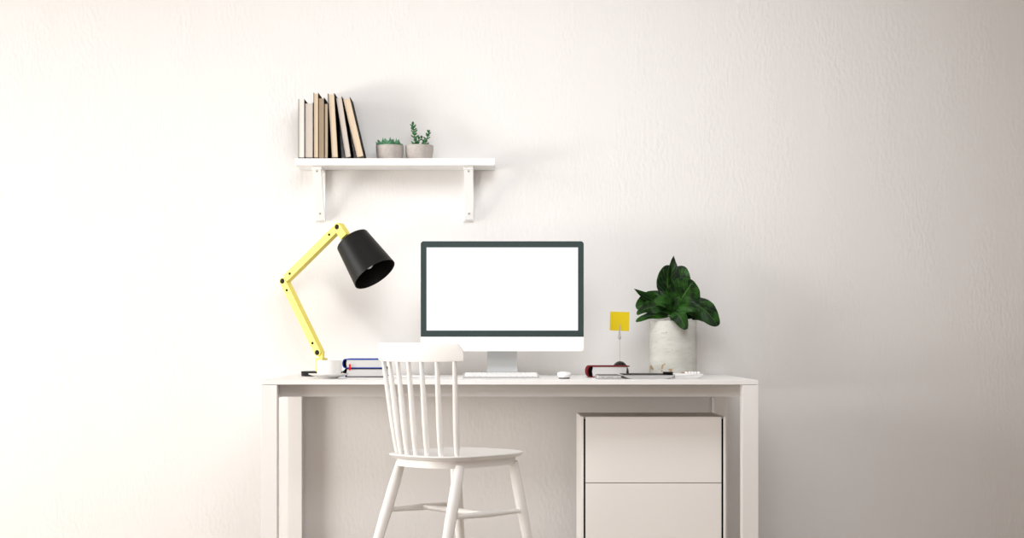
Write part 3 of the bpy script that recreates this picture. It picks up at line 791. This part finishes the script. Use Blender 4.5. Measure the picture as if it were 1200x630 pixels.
b = BM(); box(b, (tx0 + 0.003, yt + 0.002, zb0 + tH + 0.0001), (tx1 - 0.003, yt + 0.238, zb0 + tH + 0.0024), 0.0006); obj('screen', b, M['black'], tb)
ysy = -0.64; zs_ = zb0 + tH + 0.0026
sy = BM(); pr = 0.0052
rod(sy, (X(777.5, ysy), ysy + 0.01, zs_ + pr), (X(788.3, ysy), ysy - 0.004, zs_ + pr), [(0, pr * 0.9), (0.05, pr), (0.9, pr), (1, pr * 0.8)], 16)
syo = obj('marker_pen', sy, M['black'], None, origin=(X(783, ysy), ysy, zs_)); tag(syo, 'short black marker pen lying on the tablet by its right end', 'pen')
ynp = -0.60
npd = root('notepad', (X(806, ynp), ynp + 0.09, zb0), 'white comb bound notepad with curled pages at the right end of the desk', 'notepad')
b = BM()
nx0, nx1 = X(791.2, ynp), X(824, ynp)
prism(b, [(nx0, zb0), (nx0 + 0.06, zb0), (nx1 - 0.02, zb0 + 0.001), (nx1, zb0 + 0.0125), (nx1 - 0.001, zb0 + 0.0140), (nx1 - 0.03, zb0 + 0.0140), (nx0, zb0 + 0.0100)], ynp, ynp + 0.16, 'y'); obj('pages', b, M['pages_white'], npd)
b = BM(); prism(b, [(nx0, zb0 + 0.0102), (nx1 - 0.03, zb0 + 0.0142), (nx1 + 0.001, zb0 + 0.0142), (nx1 + 0.001, zb0 + 0.0157), (nx1 - 0.03, zb0 + 0.0160), (nx0, zb0 + 0.0165)], ynp - 0.002, ynp + 0.162, 'y'); obj('cover', b, M['white_plastic'], npd)
for k in range(5):
    b = BM(); xx = X(803.5 + k * 3.6, ynp)
    rod(b, (xx, ynp + 0.02, zb0 + 0.0205), (xx + 0.0095, ynp + 0.02, zb0 + 0.0205), [(0, 0.0040), (0.1, 0.0048), (0.9, 0.0048), (1, 0.0040)], 12); obj('comb_ring', b, M['white_plastic'], npd)

# ------------------------------------------------------------------ planter
ypl = -0.22
pc = Vector((X(788.7, ypl), ypl, zb0))
Rp = 27.6 / ppm(ypl); Hp = Z(375.8, ypl) - zb0
pl = root('potted_fig', pc, 'broad leaved fig plant in a tall pale concrete cylinder pot', 'plant')
b = BM(); lathe(b, [(0, 0), (Rp - 0.002, 0), (Rp, 0.002), (Rp, Hp - 0.002), (Rp - 0.001, Hp), (Rp - 0.008, Hp), (Rp - 0.009, Hp - 0.002), (Rp - 0.009, Hp - 0.02), (0, Hp - 0.02)], 72, pc); obj('pot', b, M['concrete'], pl)
b = BM(); lathe(b, [(0, Hp - 0.010), (Rp - 0.02, Hp - 0.012), (Rp - 0.0092, Hp - 0.016), (Rp - 0.0092, Hp - 0.0195)], 40, pc); obj('soil', b, M['soil'], pl)

def fig_leaf(base, mid, tip, w, side, fold=0.25, curl=0.0, wave=0.06, shape='obovate', seed=0, tipsharp=0.0):
    """broad leaf grown along base-mid-tip with thickness; side = direction across the blade"""
    base, mid, tip = Vector(base), Vector(mid), Vector(tip); side = Vector(side).normalized()
    rs = random.Random(seed)
    bm = BM(); uv = bm.loops.layers.uv.new('leaf')
    n, m_ = 22, 12
    ph_ = rs.uniform(0, 6)
    grid = []
    for i in range(n + 1):
        t_ = 1 - (1 - i / n) ** 1.6
        c = base * (1 - t_) ** 2 + mid * 2 * t_ * (1 - t_) + tip * t_ * t_
        tn = ((mid - base) * (1 - t_) + (tip - mid) * t_).normalized()
        s = (side - tn * side.dot(tn)).normalized(); nn = s.cross(tn).normalized()
        # fiddle / obovate outline
        if shape == 'obovate':
            ww = (math.sin(PI * min(1, t_ ** 0.80)) ** 0.62) * (0.62 + 0.5 * t_)
        elif shape == 'narrow':
            ww = (math.sin(PI * t_ ** 0.75) ** 0.9)
        else:
            ww = math.sin(PI * t_ ** 0.95) ** 0.44
        if t_ < 0.10: ww = max(ww * t_ / 0.10, 0.03)
        ww = max(ww, 0.02)
        row = []
        for j in range(m_ + 1):
            u = (j / m_) * 2 - 1
            off = fold * abs(u) ** 1.3 * ww * w / 2
            wv = wave * w * math.sin(t_ * 11 + ph_ + (1.5 if u > 0 else 0)) * abs(u) ** 1.6 * math.sin(PI * t_) + 0.012 * w * math.sin(t_ * 50) * abs(u) * ww
            cu_ = -curl * w * u * u * t_
            row.append((c + s * u * w / 2 * ww * (1 - 0.18 * abs(fold)) + nn * (off + wv + cu_), u, t_, nn))
        grid.append(row)
    V = [[(bm.verts.new(p + nn * 0.0006), bm.verts.new(p - nn * 0.0006)) for p, u, t_, nn in row] for row in grid]
    def face(q, idx):
        f = bm.faces.new(q)
        for lp, (i, j) in zip(f.loops, idx): lp[uv].uv = (grid[i][j][1], grid[i][j][2])
    for i in range(n):
        for j in range(m_):
            idx = [(i, j), (i + 1, j), (i + 1, j + 1), (i, j + 1)]
            face([V[a][c][0] for a, c in idx], idx)
            idx2 = idx[::-1]; face([V[a][c][1] for a, c in idx2], idx2)
    edge = [(i, 0) for i in range(n + 1)] + [(n, j) for j in range(1, m_ + 1)] + [(i, m_) for i in range(n - 1, -1, -1)] + [(0, j) for j in range(m_ - 1, 0, -1)]
    for k in range(len(edge)):
        p, q = edge[k], edge[(k + 1) % len(edge)]
        face([V[p[0]][p[1]][0], V[q[0]][q[1]][0], V[q[0]][q[1]][1], V[p[0]][p[1]][1]], [p, q, q, p])
    return bm
yq = ypl
trunk_top = P(791, 350, yq)
b = BM(); tube(b, [pc + Vector((0.004, 0, Hp - 0.015)), P(790, 366, yq), trunk_top], [0.006, 0.005, 0.0035], 10); obj('stem', b, M['stem'], pl)
LV = [
 # base(px,py,dy) mid tip width side fold wave shape
 ((790, 360, 0.00), (776, 334, 0.030), (786, 311, 0.050), 29, (1, 0.15, 0.10), 0.22, 0.04, 'round'),      # broad upright behind, left
 ((793, 360, 0.02), (797, 332, 0.05), (799, 311, 0.06), 27, (1, -0.1, 0.0), 0.2, 0.05, 'round'),        # broad upright behind, right
 ((789, 350, -0.015), (784, 320, -0.03), (790, 299.5, -0.01), 19, (1, 0.45, 0), 0.5, 0.02, 'narrow'),      # folded spear at the top
 ((792, 364, -0.03), (798, 347, -0.055), (813, 329, -0.04), 45, (0.9, 0.12, -0.62), 0.06, 0.05, 'round'),  # big one facing, right
 ((793, 364, 0.00), (817, 343, 0.01), (841, 382, -0.02), 33, (0.6, 0.35, 0.75), 0.18, 0.07, 'round'),  # low right
 ((789, 365, -0.01), (772, 342, 0.0), (746, 361, -0.03), 27, (0.25, 0.35, 0.95), 0.2, 0.07, 'round'),      # upper left
 ((789, 368, -0.05), (768, 352, -0.09), (746, 368, -0.06), 17, (0.1, 0.4, 0.85), 0.25, 0.10, 'round'),   # left mid, pale
 ((778, 354, -0.03), (758, 352, -0.02), (743.5, 338, -0.04), 13, (0.3, 0.3, 0.8), 0.5, 0.04, 'narrow'),      # curled tip at the left
 ((784, 371, -0.06), (764, 366, -0.09), (745, 376.5, -0.07), 10, (0.1, 0.4, 0.8), 0.2, 0.08, 'round'),  # low small left
 ((789, 366, -0.05), (803, 353, -0.10), (822, 365, -0.07), 14, (0, 0.5, 0.8), 0.2, 0.05, 'round'), # small pale front right
 ((787, 368, -0.06), (793, 359, -0.13), (804, 386, -0.13), 20, (0.9, 0.1, 0.45), 0.2, 0.06, 'round'), # front, over the rim
 ((790, 364, -0.04), (778, 346, -0.08), (768, 358, -0.07), 18, (0.3, 0.3, 0.8), 0.3, 0.06, 'round'),      # small centre left
 ((792, 368, 0.02), (780, 355, 0.06), (766, 371, 0.07), 24, (0.3, 0.4, 0.8), 0.2, 0.05, 'round'),         # behind, fills
 ((792, 368, 0.0), (806, 352, 0.02), (822, 372, 0.05), 26, (0.3, 0.4, 0.8), 0.2, 0.05, 'round'),
 ((791, 366, -0.04), (786, 350, -0.06), (784, 340, -0.02), 20, (1, 0.2, 0), 0.25, 0.05, 'round'),
]
for k, (A_, B_, C_, w_, sd, fo, wa, shp) in enumerate(LV):
    pA, pB, pC = (P(q[0], q[1], yq + q[2]) for q in (A_, B_, C_))
    bm_ = fig_leaf(pA, pB, pC, w_ / ppm(yq), sd, fo + 0.14, 0.05, wa * 1.7, shp, k)
    obj('leaf', bm_, M['leaf'], pl, ang=80, wn=False)

# ------------------------------------------------------------------ chair
ca = math.radians(41)
fw = Vector((math.sin(ca), math.cos(ca), 0)); rt = Vector((math.cos(ca), -math.sin(ca), 0))
cy = -1.12; cx = X(536.5, cy); C0 = Vector((cx, cy, 0)); ZSEAT = 0.490
def CL(x, y, z): return C0 + rt * x + fw * y + Vector((0, 0, z))
chair = root('spindle_chair', C0, 'white painted spindle back chair standing turned at the front of the desk', 'chair')
MC = Matrix(((rt.x, fw.x, 0, C0.x), (rt.y, fw.y, 0, C0.y), (0, 0, 1, 0), (0, 0, 0, 1)))
def seat_outline(k=1.0, n=72):
    pts = []
    for i in range(n):
        a = 2 * PI * i / n; c_, s_ = math.cos(a), math.sin(a); e = 2 / 3.6
        x = math.copysign(abs(c_) ** e, c_); y = math.copysign(abs(s_) ** e, s_)
        hwid = 0.178 + 0.018 * (y + 1) / 2
        pts.append((x * hwid * k, (y * 0.208 - 0.012 - (0.020 * (1 - x * x) if y < 0 else -0.012 * (1 - x * x))) * k))
    return pts
b = BM(); so_ = seat_outline()
levels = [(0.88, -0.020), (0.93, -0.017), (0.985, -0.009), (1.0, -0.004), (0.992, -0.001), (0.96, 0.0), (0.80, -0.003), (0.5, -0.006), (0.2, -0.007)]
rings = []
for k_, dz in levels:
    rings.append([b.verts.new(MC @ Vector((p[0] * k_, p[1] * k_, ZSEAT + dz))) for p in so_])
for r0, r1 in zip(rings, rings[1:]):
    for i in range(len(r0)): b.faces.new((r0[i], r0[(i + 1) % len(r0)], r1[(i + 1) % len(r0)], r1[i]))
b.faces.new(rings[0]); b.faces.new(rings[-1])
obj('seat', b, M['chair'], chair)
b = BM(); prism(b, [(p[0] * 0.88, p[1] * 0.88) for p in so_], ZSEAT - 0.043, ZSEAT - 0.0185, 'z', MC, 0.003); obj('seat_frame', b, M['chair'], chair)
# legs
ZL = ZSEAT - 0.040
legs = {}
for sx_ in (-1, 1):
    for sy_ in (-1, 1):
        top = CL(sx_ * 0.138, sy_ * 0.140 - 0.004, ZL)
        bot = CL(sx_ * (0.138 + 0.037), sy_ * 0.140 - 0.004 + (0.085 if sy_ > 0 else -0.155), 0)
        legs[(sx_, sy_)] = (top, bot)
        b = BM(); rod(b, bot, top + (top - bot).normalized() * 0.004, [(0, 0.012), (0.25, 0.0155), (0.6, 0.0195), (0.85, 0.0195), (1.0, 0.0165)], 20); obj('leg', b, M['chair'], chair)
def on_leg(key, z):
    t_, b_ = legs[key]; f = (z - b_.z) / (t_.z - b_.z); return b_.lerp(t_, f)
rad = [(0, 0.008), (0.15, 0.0085), (0.5, 0.0115), (0.85, 0.0085), (1, 0.008)]
ends = {}
for sx_ in (-1, 1):
    a_, c_ = on_leg((sx_, -1), Z(597 if sx_ < 0 else 606, on_leg((sx_, -1), 0.3).y)), on_leg((sx_, 1), Z(590 if sx_ < 0 else 598, on_leg((sx_, 1), 0.3).y))
    ends[sx_] = a_.lerp(c_, 0.48)
    b = BM(); rod(b, a_, c_, rad, 14); obj('stretcher', b, M['chair'], chair)
b = BM(); rod(b, ends[-1], ends[1], rad, 14); obj('stretcher', b, M['chair'], chair)
# back spindles and crest rail
def arc_bot(t_): return CL(0.139 * t_, -0.210 + 0.053 * t_ * t_, ZSEAT - 0.006)
ZRB = Z(423.5, -1.27)
def arc_top(t_, dz=0.0, back=0.0): return CL(0.1675 * t_, -0.248 + 0.048 * t_ * t_ - back, ZRB + dz)
for k in range(7):
    t_ = -1 + k / 3
    b = BM(); p0, p1_ = arc_bot(t_), arc_top(t_, 0.012, 0.001)
    rod(b, p0, p1_, [(0, 0.0080), (0.12, 0.0098), (0.35, 0.0108), (0.7, 0.0088), (1, 0.0068)], 16); obj('spindle', b, M['chair'], chair)
b = BM(); n = 40; rows = []
TE = 1.16; th = 0.0085; hR = 0.064
for i in range(n + 1):
    t_ = -TE + 2 * TE * i / n
    e = 1 - abs(t_) / TE
    # ends: rounded upper corner
    d_end = e * TE * 0.1675
    r_c = 0.026
    top_z = hR - (r_c - math.sqrt(max(0, r_c ** 2 - max(0, r_c - d_end) ** 2)) if d_end < r_c else 0)
    bot_z = 0.0 + 0.004 * (t_ / TE) ** 4
    row = []
    for (dz, sgn) in ((bot_z, -1), (bot_z + 0.004, -1.25), (top_z * 0.5, -1.25), (top_z - 0.004, -1.2), (top_z, -0.6), (top_z, 0.6), (top_z - 0.004, 1.2), (top_z * 0.5, 1.25), (bot_z + 0.004, 1.25), (bot_z, 1)):
        p = arc_top(t_, dz, 0.10 * dz)
        nx = -2 * 0.048 * t_ / 0.1675
        nv = (rt * nx + fw).normalized()
        row.append(b.verts.new(p + nv * th * sgn * 0.8))
    rows.append(row)
for r0, r1 in zip(rows, rows[1:]):
    for k in range(10): b.faces.new((r0[k], r0[(k + 1) % 10], r1[(k + 1) % 10], r1[k]))
b.faces.new(rows[0]); b.faces.new(rows[-1])
obj('crest_rail', b, M['chair'], chair, ang=50)

# ------------------------------------------------------------------ colour management
vs_ = scn.view_settings
vs_.view_transform = 'Standard'; vs_.look = 'None'; vs_.exposure = 0.09; vs_.gamma = 1.0; vs_.use_curve_mapping = False
